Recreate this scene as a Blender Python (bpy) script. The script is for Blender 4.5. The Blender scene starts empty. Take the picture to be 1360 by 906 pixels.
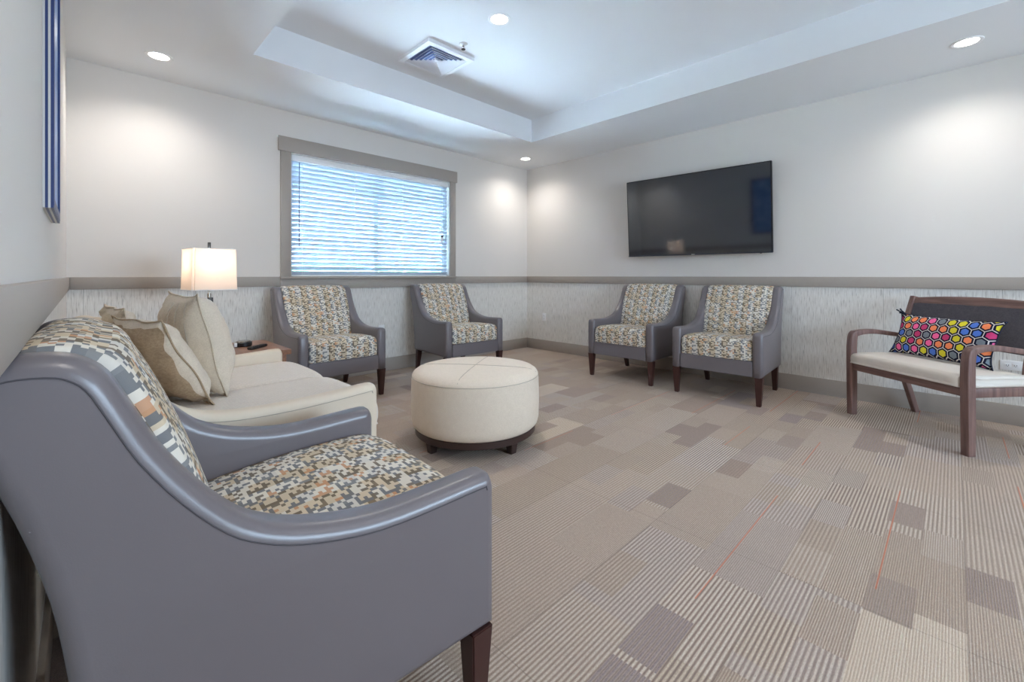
import bpy, bmesh, math, random
from math import sin, cos, pi, radians, sqrt
from mathutils import Vector, Matrix
from mathutils.geometry import tessellate_polygon

S = bpy.context.scene
COL = S.collection
random.seed(7)

# ------------------------------------------------------------------ materials
def srgb(r, g, b):
    f = lambda c: (c/255/12.92) if c/255 <= .04045 else ((c/255+.055)/1.055)**2.4
    return (f(r), f(g), f(b), 1)

class NT:
    def __init__(s, name):
        s.m = bpy.data.materials.new(name); s.m.use_nodes = True
        s.t = s.m.node_tree; s.t.nodes.clear()
        s.out = s.t.nodes.new('ShaderNodeOutputMaterial')
    def n(s, kind, props=None, **ins):
        nd = s.t.nodes.new('ShaderNode'+kind)
        for k, v in (props or {}).items(): setattr(nd, k, v)
        for k, v in ins.items():
            k = int(k[1:]) if k[0] == 'i' and k[1:].isdigit() else k.replace('_', ' ')
            s.set(nd.inputs[k], v)
        return nd
    def set(s, inp, v):
        if isinstance(v, bpy.types.NodeSocket): s.t.links.new(v, inp)
        elif isinstance(v, bpy.types.Node): s.t.links.new(v.outputs[0], inp)
        else: inp.default_value = v
    def math(s, op, a, b=0.0, c=None):
        nd = s.t.nodes.new('ShaderNodeMath'); nd.operation = op
        s.set(nd.inputs[0], a); s.set(nd.inputs[1], b)
        if c is not None: s.set(nd.inputs[2], c)
        return nd.outputs[0]
    def mix(s, f, a, b, mode='MIX'):
        nd = s.t.nodes.new('ShaderNodeMix'); nd.data_type = 'RGBA'; nd.blend_type = mode
        s.set(nd.inputs[0], f); s.set(nd.inputs[6], a); s.set(nd.inputs[7], b)
        return nd.outputs[2]
    def ramp(s, f, stops, interp='LINEAR'):
        nd = s.t.nodes.new('ShaderNodeValToRGB'); cr = nd.color_ramp; cr.interpolation = interp
        while len(cr.elements) > 1: cr.elements.remove(cr.elements[-1])
        cr.elements[0].position = stops[0][0]; cr.elements[0].color = stops[0][1]
        for p, c in stops[1:]:
            e = cr.elements.new(p); e.color = c
        s.set(nd.inputs[0], f)
        return nd.outputs[0]
    def xyz(s, vec):
        nd = s.t.nodes.new('ShaderNodeSeparateXYZ'); s.set(nd.inputs[0], vec); return nd.outputs
    def comb(s, x, y, z=0.0):
        nd = s.t.nodes.new('ShaderNodeCombineXYZ')
        s.set(nd.inputs[0], x); s.set(nd.inputs[1], y); s.set(nd.inputs[2], z); return nd.outputs[0]
    def vmath(s, op, a, b=(0, 0, 0)):
        nd = s.t.nodes.new('ShaderNodeVectorMath'); nd.operation = op
        s.set(nd.inputs[0], a); s.set(nd.inputs[1], b); return nd
    def obj(s): return s.n('TexCoord').outputs['Object']
    def uv(s): return s.n('TexCoord').outputs['UV']
    def noise(s, vec, scale, detail=2.0, rough=.5):
        return s.n('TexNoise', None, Vector=vec, Scale=scale, Detail=detail, Roughness=rough).outputs[0]
    def white(s, vec):
        return s.n('TexWhiteNoise', {'noise_dimensions': '3D'}, Vector=vec).outputs
    def bump(s, h, strength=.2, dist=.002):
        return s.n('Bump', None, Strength=strength, Distance=dist, Height=h).outputs[0]
    def bsdf(s, **k):
        b = s.n('BsdfPrincipled', None, **k); s.t.links.new(b.outputs[0], s.out.inputs[0]); return b

def plain(name, col, rough=.6, metal=0.0, spec=.5, bumpscale=None, bstr=.15, var=0.0, bdist=.001):
    m = NT(name); c = col
    if var:
        n = m.noise(m.obj(), 6.0, 3.0)
        c = m.mix(n, tuple(x*(1-var) for x in col[:3])+(1,), tuple(min(1, x*(1+var)) for x in col[:3])+(1,))
    k = dict(Base_Color=c, Roughness=rough, Metallic=metal, Specular_IOR_Level=spec)
    if bumpscale:
        k['Normal'] = m.bump(m.noise(m.obj(), bumpscale, 3.0), bstr, bdist)
    m.bsdf(**k); return m.m

M = {}
M['wall'] = plain('wall_paint', srgb(222, 217, 211), .75, bumpscale=180, bstr=.06)
M['ceil'] = plain('ceiling_paint', srgb(232, 234, 236), .8, bumpscale=150, bstr=.06)
M['trim'] = plain('taupe_trim', srgb(168, 159, 150), .5, bumpscale=120, bstr=.04)
M['vinyl'] = plain('grey_vinyl', srgb(113, 107, 111), .32, spec=.7, bumpscale=450, bstr=.10)
M['piping'] = plain('grey_piping', srgb(78, 75, 80), .7)
M['cream'] = plain('cream_upholstery', srgb(224, 209, 188), .55, bumpscale=400, bstr=.12)
M['seam'] = plain('cream_seam', srgb(176, 164, 148), .7)
M['darkwood'] = plain('dark_stained_wood', srgb(66, 38, 34), .35, bumpscale=60, bstr=.05, var=.15)
M['ottbase'] = plain('espresso_wood', srgb(60, 42, 38), .4, var=.12)
M['black'] = plain('black_plastic', srgb(22, 22, 25), .35)
M['white'] = plain('white_plastic', srgb(240, 240, 240), .4)
M['slotdark'] = plain('slot_dark', srgb(60, 60, 62), .6)
M['chrome'] = plain('brushed_nickel', srgb(190, 186, 178), .22, 1.0)
M['pewter'] = plain('dark_pewter', srgb(70, 68, 66), .3, .9)
M['ventwhite'] = plain('vent_white', srgb(236, 238, 242), .45)
M['frame_silver'] = plain('silver_frame', srgb(205, 203, 200), .35, .3)
M['frame_navy'] = plain('navy_frame', srgb(38, 58, 110), .35)

def wood(name, c1, c2, axis='X', rough=.45):
    m = NT(name); x, y, z = m.xyz(m.obj())
    v = m.comb(*[m.math('MULTIPLY', a, 3.0 if ax == axis else 45.0) for a, ax in ((x, 'X'), (y, 'Y'), (z, 'Z'))])
    n = m.noise(v, 1.0, 5.0, .6)
    col = m.ramp(n, [(.3, c1), (.7, c2)])
    m.bsdf(Base_Color=col, Roughness=rough, Normal=m.bump(n, .1)); return m.m
M['benchwood'] = wood('walnut_bench_wood', srgb(98, 74, 69), srgb(138, 108, 100), 'Z')
M['benchwoodx'] = wood('walnut_bench_rail', srgb(98, 74, 69), srgb(138, 108, 100), 'X')
M['tablewood'] = wood('cherry_table_wood', srgb(120, 82, 62), srgb(158, 114, 88), 'Y', .35)

def wallpaper():
    m = NT('streaked_wallpaper'); x, y, z = m.xyz(m.obj())
    h = m.math('ADD', x, y)
    v = m.comb(m.math('MULTIPLY', h, 150.0), 0.0, m.math('MULTIPLY', z, 11.0))
    n = m.noise(v, 1.0, 2.0, .6)
    v2 = m.comb(m.math('MULTIPLY', h, 75.0), 3.0, m.math('MULTIPLY', z, 7.0))
    n2 = m.noise(v2, 1.0, 2.0, .6)
    col = m.ramp(n, [(.28, srgb(176, 171, 164)), (.40, srgb(218, 214, 207)), (.58, srgb(232, 229, 223)), (.75, srgb(242, 240, 236))])
    dk = m.ramp(n2, [(.0, (0, 0, 0, 1)), (.655, (0, 0, 0, 1)), (.70, (1, 1, 1, 1))])
    col = m.mix(m.math('MULTIPLY', dk, .5), col, srgb(140, 136, 130))
    # vertical panel joints
    fr = m.math('FRACT', m.math('DIVIDE', m.math('ADD', h, .13), .685))
    j = m.math('LESS_THAN', fr, .006)
    col = m.mix(m.math('MULTIPLY', j, .35), col, srgb(120, 118, 112))
    m.bsdf(Base_Color=col, Roughness=.6, Normal=m.bump(n, .25, .001)); return m.m
M['paper'] = wallpaper()

def carpet():
    m = NT('striped_carpet_tiles'); x, y, z = m.xyz(m.obj())
    def cell(sx, sy, seed, ox=0., oy=0.):
        cy = m.math('FLOOR', m.math('DIVIDE', m.math('ADD', y, oy), sy))
        off = m.white(m.comb(cy, seed, 3.3))[0]
        cx = m.math('FLOOR', m.math('ADD', m.math('DIVIDE', m.math('ADD', x, ox), sx), off))
        w = m.white(m.comb(cx, cy, seed))
        return m.xyz(w[1])
    A = cell(.56, .245, 1.0, 0, .03)
    B = cell(.25, .1225, 2.0, .09, .03)
    C = cell(.5, .49, 5.0, .1, .03)
    usB = m.math('GREATER_THAN', B[2], .74)
    pick = lambda i: m.math('ADD', m.math('MULTIPLY', usB, B[i]), m.math('MULTIPLY', m.math('SUBTRACT', 1.0, usB), A[i]))
    r0, r1 = pick(0), pick(1)
    base = m.ramp(r0, [(0, srgb(172, 153, 138)), (.22, srgb(179, 160, 145)), (.42, srgb(172, 156, 147)), (.60, srgb(178, 160, 145)),
                       (.78, srgb(172, 154, 139)), (.94, srgb(204, 185, 166))], 'CONSTANT')
    base = m.mix(m.math('MULTIPLY', C[0], .2), base, srgb(152, 137, 132))
    alt = m.ramp(r1, [(0, srgb(212, 197, 180)), (.25, srgb(200, 184, 166)), (.42, srgb(128, 116, 122)), (.49, srgb(218, 205, 190)), (.66, srgb(150, 131, 121)), (.71, srgb(218, 206, 192)), (.86, srgb(206, 190, 170))], 'CONSTANT')
    con = m.ramp(m.math('FRACT', m.math('MULTIPLY', r1, 7.3)), [(0, (.85,)*3+(1,)), (.16, (.62,)*3+(1,)), (.5, (.45,)*3+(1,)), (.8, (.38,)*3+(1,))], 'CONSTANT')
    # stripes run along x: a thick and a thin rib
    ny = m.noise(m.comb(m.math('MULTIPLY', x, 6.0), m.math('MULTIPLY', y, 60.0)), 1.0, 2.0)
    yy = m.math('ADD', y, m.math('MULTIPLY', ny, .0012))
    fine = m.math('GREATER_THAN', m.math('FRACT', m.math('MULTIPLY', r1, 13.7)), .60)
    st = m.math('FRACT', m.math('MULTIPLY', yy, m.math('ADD', 70.4, m.math('MULTIPLY', fine, 70.4))))
    mask = m.ramp(st, [(0, (0, 0, 0, 1)), (.12, (1, 1, 1, 1)), (.40, (1, 1, 1, 1)), (.55, (0, 0, 0, 1))])
    fib = m.noise(m.obj(), 420.0, 3.0, .7)
    brk = m.ramp(m.noise(m.comb(m.math('MULTIPLY', x, 130.0), m.math('MULTIPLY', y, 210.0)), 1.0, 1.0), [(.35, (.55,)*3+(1,)), (.6, (1, 1, 1, 1))])
    col = m.mix(m.math('MULTIPLY', m.math('MULTIPLY', mask, con), brk), base, alt)
    dark = m.ramp(st, [(.55, (0, 0, 0, 1)), (.68, (1, 1, 1, 1)), (.85, (1, 1, 1, 1)), (.98, (0, 0, 0, 1))])
    col = m.mix(m.math('MULTIPLY', dark, m.math('MULTIPLY', con, .75)), col, srgb(118, 102, 95))
    # thin orange thread lines
    od = m.math('ABSOLUTE', m.math('SUBTRACT', m.math('FRACT', m.math('DIVIDE', m.math('SUBTRACT', y, .195), .43)), .5))
    ol = m.math('GREATER_THAN', od, .4945)
    oseg = m.white(m.comb(m.math('FLOOR', m.math('DIVIDE', x, .5)), m.math('FLOOR', m.math('ADD', m.math('DIVIDE', m.math('SUBTRACT', y, .195), .43), .5)), 9.0))[0]
    om = m.math('MULTIPLY', ol, m.math('GREATER_THAN', oseg, .74))
    col = m.mix(m.math('MULTIPLY', om, .7), col, srgb(205, 120, 92))
    # joints between tiles
    jy = m.math('LESS_THAN', m.math('FRACT', m.math('DIVIDE', m.math('ADD', y, .03), .49)), .006)
    jx = m.math('LESS_THAN', m.math('FRACT', m.math('DIVIDE', m.math('ADD', x, .1), .98)), .003)
    col = m.mix(m.math('MULTIPLY', m.math('MAXIMUM', jy, jx), .35), col, srgb(95, 84, 78))
    col = m.mix(.8, col, m.ramp(fib, [(.3, (.28, .28, .28, 1)), (.7, (.74, .74, .74, 1))]), 'OVERLAY')
    mid = m.noise(m.obj(), 95.0, 3.0, .7)
    col = m.mix(.5, col, m.ramp(mid, [(.3, (.40, .40, .40, 1)), (.7, (.60, .60, .60, 1))]), 'OVERLAY')
    hgt = m.math('ADD', m.math('MULTIPLY', mask, .5), fib)
    m.bsdf(Base_Color=col, Roughness=.95, Specular_IOR_Level=.1, Normal=m.bump(hgt, .5, .003)); return m.m
M['carpet'] = carpet()

def block_fabric():
    """interlocking little blocks, tan / cream / grey columns with dark hooks"""
    m = NT('interlocking_block_fabric'); u, v, _ = m.xyz(m.uv())
    cw, ch = .0130, .0092
    def idx(c, s): return m.math('FLOOR', m.math('DIVIDE', c, s))
    cu = idx(u, cw); cv = idx(v, ch)
    P, Q = 4, 7
    colrep = m.math('FLOOR', m.math('DIVIDE', cu, float(P)))
    sh = m.white(m.comb(colrep, 1.0, 2.0))[0]
    odd = m.math('FLOORED_MODULO', colrep, 2.0)
    band = m.white(m.comb(colrep, m.math('FLOOR', m.math('DIVIDE', cv, 4.0)), 4.0))[0]
    gA = m.ramp(band, [(0, srgb(226, 220, 208)), (.60, srgb(214, 210, 202)), (.85, srgb(212, 196, 170))], 'CONSTANT')
    gB = m.ramp(band, [(0, srgb(206, 190, 164)), (.40, srgb(214, 198, 172)), (.70, srgb(220, 213, 200))], 'CONSTANT')
    ground = m.mix(odd, gA, gB)
    cu5 = m.math('FLOORED_MODULO', cu, float(P))
    cvs = m.math('ADD', cv, m.math('MULTIPLY', colrep, 3.0))
    cv6 = m.math('FLOORED_MODULO', cvs, float(Q))
    tile = m.math('ADD', cu5, m.math('MULTIPLY', cv6, float(P)))
    lut = ["###.", "#..#", "##..", "#..#", "###.", "...#", ".#.#"]
    stops = []; prev = None; N = P*Q
    for i in range(N):
        c = (1, 1, 1, 1) if lut[i//P][i % P] == '#' else (0, 0, 0, 1)
        if c != prev: stops.append(((i-.5)/N if i else 0.0, c)); prev = c
    dk = m.ramp(m.math('DIVIDE', tile, float(N)), stops, 'CONSTANT')
    rv = m.xyz(m.white(m.comb(m.math('FLOOR', m.math('DIVIDE', cu, 2.0)), m.math('FLOOR', m.math('DIVIDE', cvs, 3.0)), 7.0))[1])
    kp = m.white(m.comb(cu, cv, 17.0))[0]
    keep = m.math('GREATER_THAN', kp, .16)
    dA = m.ramp(rv[1], [(0, srgb(100, 105, 113)), (.55, srgb(118, 122, 126)), (.80, srgb(104, 95, 84)), (.92, srgb(198, 146, 108))], 'CONSTANT')
    dB = m.ramp(rv[1], [(0, srgb(98, 86, 74)), (.55, srgb(120, 104, 86)), (.82, srgb(102, 106, 112)), (.92, srgb(198, 142, 102))], 'CONSTANT')
    dcol = m.mix(odd, dA, dB)
    f = m.math('MULTIPLY', m.math('MULTIPLY', dk, keep), .86)
    col = m.mix(f, ground, dcol)
    n = m.noise(m.obj(), 500.0, 2.0)
    m.bsdf(Base_Color=col, Roughness=.85, Specular_IOR_Level=.2, Normal=m.bump(n, .25)); return m.m
M['block'] = block_fabric()

def weave(name, c1, c2, scale=220.0, bs=.3, quilt=False):
    m = NT(name); o = m.obj(); x, y, z = m.xyz(o)
    n = m.noise(m.comb(m.math('MULTIPLY', x, .3), y, z), scale, 3.0, .7)
    n2 = m.noise(o, scale*.12, 3.0, .6)
    f = m.math('ADD', m.math('MULTIPLY', n, .7), m.math('MULTIPLY', n2, .3))
    col = m.ramp(f, [(.35, c1), (.65, c2)]); h = n
    if quilt:
        a = m.math('ABSOLUTE', m.math('SINE', m.math('MULTIPLY', m.math('ADD', x, y), 120.0)))
        b = m.math('ABSOLUTE', m.math('SINE', m.math('MULTIPLY', m.math('SUBTRACT', x, y), 120.0)))
        h = m.math('MINIMUM', a, b)
        col = m.mix(m.math('MULTIPLY', m.math('SUBTRACT', 1.0, h), .13), col, srgb(170, 162, 155))
    m.bsdf(Base_Color=col, Roughness=.85, Specular_IOR_Level=.2, Sheen_Weight=.15, Normal=m.bump(h, bs, .002)); return m.m
M['quilt'] = weave('quilted_cream', srgb(216, 205, 192), srgb(230, 220, 208), 300.0, .35, True)
M['linen'] = weave('natural_linen', srgb(196, 180, 158), srgb(218, 203, 182))
M['brown'] = weave('brown_velour', srgb(158, 135, 110), srgb(188, 166, 138), 140.0)
M['pale'] = weave('pale_cotton', srgb(208, 194, 175), srgb(228, 215, 197))
M['greyback'] = weave('charcoal_weave', srgb(72, 70, 78), srgb(92, 90, 98), 260.0)
M['ottfab'] = weave('ottoman_cream_linen', srgb(224, 209, 190), srgb(236, 222, 204), 260.0, .18)
M['benchseat'] = plain('bench_seat_vinyl', srgb(222, 213, 202), .5, bumpscale=300, bstr=.08)

def hexfab():
    m = NT('hexagon_print'); u, v, _ = m.xyz(m.uv())
    sc = .066
    p = m.comb(m.math('DIVIDE', u, sc), m.math('DIVIDE', v, sc))
    r = (1.0, 1.7320508, 1.0); h = (.5, .8660254, 0.0)
    def wrap(vec):
        q = m.vmath('DIVIDE', vec, r); f = m.vmath('FRACTION', q.outputs[0])
        g = m.vmath('MULTIPLY', f.outputs[0], r); return m.vmath('SUBTRACT', g.outputs[0], h).outputs[0]
    big = m.vmath('ADD', p, (20.0, 34.641016, 0.0)).outputs[0]
    a = wrap(big); b = wrap(m.vmath('SUBTRACT', big, h).outputs[0])
    la = m.vmath('LENGTH', m.vmath('MULTIPLY', a, (1, 1, 0)).outputs[0]).outputs['Value']
    lb = m.vmath('LENGTH', m.vmath('MULTIPLY', b, (1, 1, 0)).outputs[0]).outputs['Value']
    sel = m.math('LESS_THAN', la, lb)
    mx = m.t.nodes.new('ShaderNodeMix'); mx.data_type = 'VECTOR'
    m.set(mx.inputs[0], sel); m.set(mx.inputs[4], b); m.set(mx.inputs[5], a); gv = mx.outputs[1]
    idv = m.vmath('SUBTRACT', big, gv).outputs[0]
    ix, iy, _z = m.xyz(idv)
    ix = m.math('ROUND', m.math('MULTIPLY', ix, 2.0)); iy = m.math('ROUND', m.math('DIVIDE', iy, .8660254))
    ax, ay, _z = m.xyz(m.vmath('ABSOLUTE', gv).outputs[0])
    d = m.math('MAXIMUM', ax, m.math('ADD', m.math('MULTIPLY', ax, .5), m.math('MULTIPLY', ay, .8660254)))
    w = m.white(m.comb(ix, iy, 2.0))[0]
    colr = m.ramp(w, [(0, srgb(250, 110, 170)), (.2, srgb(250, 145, 95)), (.38, srgb(225, 215, 55)), (.55, srgb(85, 125, 215)), (.72, srgb(205, 65, 120)), (.87, srgb(125, 135, 145))], 'CONSTANT')
    ring = m.ramp(d, [(0, (0, 0, 0, 1)), (.305, (0, 0, 0, 1)), (.325, (1, 1, 1, 1))])
    col = m.mix(ring, colr, srgb(22, 24, 48))
    line = m.math('GREATER_THAN', d, .462)
    col = m.mix(line, col, srgb(214, 210, 208))
    m.bsdf(Base_Color=col, Roughness=.85, Specular_IOR_Level=.2, Normal=m.bump(m.noise(m.obj(), 300.0), .2)); return m.m
M['hex'] = hexfab()
M['navycord'] = plain('navy_trim', srgb(26, 36, 58), .8)

def slat_mat():
    m = NT('white_faux_wood_slat')
    d = m.n('BsdfDiffuse', None, Color=srgb(190, 200, 210)); t = m.n('BsdfTranslucent', None, Color=srgb(215, 230, 250))
    g = m.n('BsdfGlossy', None, Color=(1, 1, 1, 1), Roughness=.35)
    s1 = m.n('MixShader', None, i0=.16, i1=d.outputs[0], i2=t.outputs[0])
    s2 = m.n('MixShader', None, i0=.05, i1=s1.outputs[0], i2=g.outputs[0])
    m.t.links.new(s2.outputs[0], m.out.inputs[0]); return m.m
M['slat'] = slat_mat()

def glass():
    m = NT('window_glass')
    t = m.n('BsdfTransparent', None, Color=(.96, .98, .98, 1)); g = m.n('BsdfGlossy', None, Color=(1, 1, 1, 1), Roughness=.02)
    fr = m.n('Fresnel', None, IOR=1.45)
    s = m.n('MixShader', None, i0=fr.outputs[0], i1=t.outputs[0], i2=g.outputs[0])
    m.t.links.new(s.outputs[0], m.out.inputs[0]); return m.m
M['glass'] = glass()

def shade_mat():
    m = NT('white_lamp_shade')
    d = m.n('BsdfDiffuse', None, Color=srgb(246, 240, 234)); t = m.n('BsdfTranslucent', None, Color=srgb(250, 238, 226))
    s = m.n('MixShader', None, i0=.5, i1=d.outputs[0], i2=t.outputs[0])
    m.t.links.new(s.outputs[0], m.out.inputs[0]); return m.m
M['shade'] = shade_mat()

def emit(name, col, st):
    m = NT(name); e = m.n('Emission', None, Color=col, Strength=st); m.t.links.new(e.outputs[0], m.out.inputs[0]); return m.m
M['led'] = emit('led_lens', (1, .97, .93, 1), 9.0)

def screen():
    m = NT('tv_screen'); m.bsdf(Base_Color=srgb(14, 18, 28), Roughness=.07, IOR=1.8, Specular_IOR_Level=.7, Specular_Tint=(.85, .92, 1, 1)); return m.m
M['screen'] = screen()

def art():
    m = NT('mottled_blue_art'); o = m.obj()
    n = m.noise(o, 9.0, 6.0, .65)
    col = m.ramp(n, [(.3, srgb(84, 120, 186)), (.5, srgb(120, 158, 214)), (.68, srgb(186, 208, 236))])
    x, y, z = m.xyz(o)
    m.bsdf(Base_Color=col, Roughness=.35); return m.m
M['art'] = art()

def foliage():
    m = NT('hedge_leaves'); n = m.noise(m.obj(), 14.0, 6.0, .7)
    m.bsdf(Base_Color=m.ramp(n, [(.35, srgb(40, 62, 38)), (.55, srgb(84, 120, 70)), (.7, srgb(170, 196, 150))]), Roughness=.8); return m.m
M['leaf'] = foliage()
M['grass'] = plain('lawn_grass', srgb(92, 108, 82), .9, bumpscale=60, var=.3)

# ------------------------------------------------------------------ helpers
def new_obj(name, bm, mats, parent=None, smooth=False, angle=None):
    me = bpy.data.meshes.new(name)
    bm.normal_update(); bm.to_mesh(me); bm.free()
    if not isinstance(mats, (list, tuple)): mats = [mats]
    for k in mats: me.materials.append(M[k] if isinstance(k, str) else k)
    if smooth or angle:
        me.polygons.foreach_set('use_smooth', [True]*len(me.polygons))
        if angle: me.set_sharp_from_angle(angle=radians(angle))
    o = bpy.data.objects.new(name, me); COL.objects.link(o)
    if parent: o.parent = parent
    return o

def thing(name, label, cat, loc=(0, 0, 0), rz=0.0, group=None):
    o = bpy.data.objects.new(name, None); o.empty_display_size = .1; COL.objects.link(o)
    o.location = loc; o.rotation_euler = (0, 0, rz); o['label'] = label; o['category'] = cat
    if group: o['group'] = group
    return o
def struct(o): o['kind'] = 'structure'; return o

def copy_tree(o, parent=None):
    c = o.copy(); COL.objects.link(c)
    if parent: c.parent = parent
    for ch in list(o.children): copy_tree(ch, c)
    return c

def box(bm, x0, x1, y0, y1, z0, z1, mi=0):
    vs = [bm.verts.new((x, y, z)) for x in (x0, x1) for y in (y0, y1) for z in (z0, z1)]
    fs = [(0, 1, 3, 2), (4, 6, 7, 5), (0, 4, 5, 1), (2, 3, 7, 6), (0, 2, 6, 4), (1, 5, 7, 3)]
    out = []
    for f in fs:
        fa = bm.faces.new([vs[i] for i in f]); fa.material_index = mi; out.append(fa)
    return vs
def bbox(name, b, mat, parent=None, bev=.004, seg=2):
    bm = bmesh.new(); box(bm, *b)
    if bev: bmesh.ops.bevel(bm, geom=list(bm.edges), offset=bev, segments=seg, affect='EDGES', profile=.5)
    return new_obj(name, bm, mat, parent, angle=40)

def taper_leg(bm, x, y, z1, top, bot, dx=0., dy=0., z0=0.):
    """square tapered leg, top centred on x,y, foot moved by dx,dy"""
    a, b = top/2, bot/2
    t = [bm.verts.new((x+sx*a, y+sy*a, z1)) for sx, sy in ((-1, -1), (1, -1), (1, 1), (-1, 1))]
    k = [bm.verts.new((x+dx+sx*b, y+dy+sy*b, z0)) for sx, sy in ((-1, -1), (1, -1), (1, 1), (-1, 1))]
    bm.faces.new(t); bm.faces.new(k[::-1])
    for i in range(4):
        j = (i+1) % 4; bm.faces.new((t[i], k[i], k[j], t[j]))
    bmesh.ops.bevel(bm, geom=list(bm.edges), offset=.003, segments=2, affect='EDGES')

def catmull(pts, n=4):
    out = []
    L = len(pts)
    for i in range(L-1):
        p0 = pts[max(i-1, 0)]; p1 = pts[i]; p2 = pts[i+1]; p3 = pts[min(i+2, L-1)]
        for k in range(n):
            t = k/n
            out.append(tuple(.5*((2*b)+(-a+c)*t+(2*a-5*b+4*c-d)*t*t+(-a+3*b-3*c+d)*t**3) for a, b, c, d in zip(p0, p1, p2, p3)))
    out.append(pts[-1]); return out

def tube(bm, pts, r, seg=8, closed=False):
    pts = [Vector(p) for p in pts]; rings = []
    n = len(pts); prev = None
    for i, p in enumerate(pts):
        a = pts[i-1] if (i or closed) else p; b = pts[(i+1) % n] if (i < n-1 or closed) else p
        d = (b-a).normalized()
        up = Vector((0, 0, 1)) if abs(d.z) < .95 else Vector((1, 0, 0))
        s = d.cross(up).normalized()
        if prev is not None and s.dot(prev) < 0: s = -s
        prev = s; q = s.cross(d).normalized()
        rings.append([bm.verts.new(p+r*(cos(2*pi*k/seg)*s+sin(2*pi*k/seg)*q)) for k in range(seg)])
    for i in range(n if closed else n-1):
        A, B = rings[i], rings[(i+1) % n]
        for k in range(seg): bm.faces.new((A[k], A[(k+1) % seg], B[(k+1) % seg], B[k]))
    if not closed: bm.faces.new(rings[0][::-1]); bm.faces.new(rings[-1])

def inset(poly, r):
    n = len(poly); out = []
    area = sum(poly[i][0]*poly[(i+1) % n][1]-poly[(i+1) % n][0]*poly[i][1] for i in range(n))
    s = 1 if area > 0 else -1
    for i in range(n):
        ax, ay = poly[i-1]; bx, by = poly[i]; cx, cy = poly[(i+1) % n]
        d1 = Vector((bx-ax, by-ay)); d2 = Vector((cx-bx, cy-by))
        if d1.length < 1e-9: d1 = d2.copy()
        if d2.length < 1e-9: d2 = d1.copy()
        d1.normalize(); d2.normalize()
        n1 = Vector((-d1.y, d1.x))*s; n2 = Vector((-d2.y, d2.x))*s
        nn = (n1+n2)
        if nn.length < 1e-6: nn = n1
        nn.normalize(); k = 1/max(.55, nn.dot(n1))
        out.append((bx+nn.x*r*k, by+nn.y*r*k))
    for _ in range(40):     # collapse edges that turned round in tight corners
        bad = False
        for i in range(n):
            j = (i+1) % n
            e0 = (poly[j][0]-poly[i][0], poly[j][1]-poly[i][1]); e1 = (out[j][0]-out[i][0], out[j][1]-out[i][1])
            if e0[0]*e1[0]+e0[1]*e1[1] < -1e-12:
                mpt = ((out[i][0]+out[j][0])/2, (out[i][1]+out[j][1])/2); bad = True
                out[i] = mpt; out[j] = mpt
        if not bad: break
    return out

def slab(poly, T, r, mapf, stations=1, seg=4, warp=None, uv=False):
    """extrude the closed outline poly (a,b) by T with rounded rims; mapf(a,b,t)->xyz"""
    bm = bmesh.new(); rings = []
    ts = []
    for k in range(seg+1):
        a = pi/2*k/seg; ts.append((r*(1-cos(a)) if k else 0.0, r*(1-sin(a))))
    ts = [(r-r*sin(pi/2*k/seg) if False else r*(1-cos(pi/2*k/seg)), r*(1-sin(pi/2*k/seg))) for k in range(seg+1)]
    seq = list(ts)
    for k in range(1, stations): seq.append((r+(T-2*r)*k/stations, 0.0))
    seq += [(T-t, ins) for t, ins in reversed(ts)]
    cum = [0.0]
    for i in range(len(poly)):
        a = poly[i]; b = poly[(i+1) % len(poly)]; cum.append(cum[-1]+math.hypot(a[0]-b[0], a[1]-b[1]))
    ul = bm.loops.layers.uv.new('UVMap') if uv else None
    for t, ins in seq:
        P = inset(poly, ins) if ins > 1e-6 else poly
        row = []
        for (a, b) in P:
            if warp: a, b = warp(a, b, t/T)
            row.append(bm.verts.new(mapf(a, b, t)))
        rings.append(row)
    n = len(poly)
    for i in range(len(rings)-1):
        for k in range(n):
            j = (k+1) % n
            f = bm.faces.new((rings[i][k], rings[i+1][k], rings[i+1][j], rings[i][j]))
            if uv:
                for lp, (ti, ci) in zip(f.loops, ((seq[i][0], cum[k]), (seq[i+1][0], cum[k]), (seq[i+1][0], cum[k+1]), (seq[i][0], cum[k+1]))):
                    lp[ul].uv = (ti, ci)
    for rr, fl in ((rings[0], False), (rings[-1], True)):
        keep = [0]
        for i in range(1, n):
            if (rr[i].co-rr[keep[-1]].co).length > 4e-4: keep.append(i)
        if (rr[keep[-1]].co-rr[0].co).length < 4e-4: keep.pop()
        P2 = inset(poly, r) if r > 1e-6 else poly
        tris = tessellate_polygon([[Vector((P2[i][0], P2[i][1], 0)) for i in keep]])
        for tri in tris:
            vs = [rr[keep[q]] for q in tri]
            try: f = bm.faces.new(vs)
            except ValueError: continue
            if uv:
                for lp in f.loops: lp[ul].uv = (lp.vert.co.y, lp.vert.co.z)
    bmesh.ops.dissolve_degenerate(bm, dist=1e-6, edges=bm.edges)
    bmesh.ops.recalc_face_normals(bm, faces=bm.faces)
    return bm

def lathe(bm, prof, cx=0, cy=0, seg=64):
    rings = []
    for r, z in prof:
        rings.append([bm.verts.new((cx+r*cos(2*pi*k/seg), cy+r*sin(2*pi*k/seg), z)) for k in range(seg)] if r > 1e-6 else [bm.verts.new((cx, cy, z))])
    for A, B in zip(rings, rings[1:]):
        for k in range(seg):
            j = (k+1) % seg
            if len(A) == 1 and len(B) == 1: continue
            if len(A) == 1: bm.faces.new((A[0], B[j], B[k]))
            elif len(B) == 1: bm.faces.new((A[k], A[j], B[0]))
            else: bm.faces.new((A[k], A[j], B[j], B[k]))
    bmesh.ops.recalc_face_normals(bm, faces=bm.faces)

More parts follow.
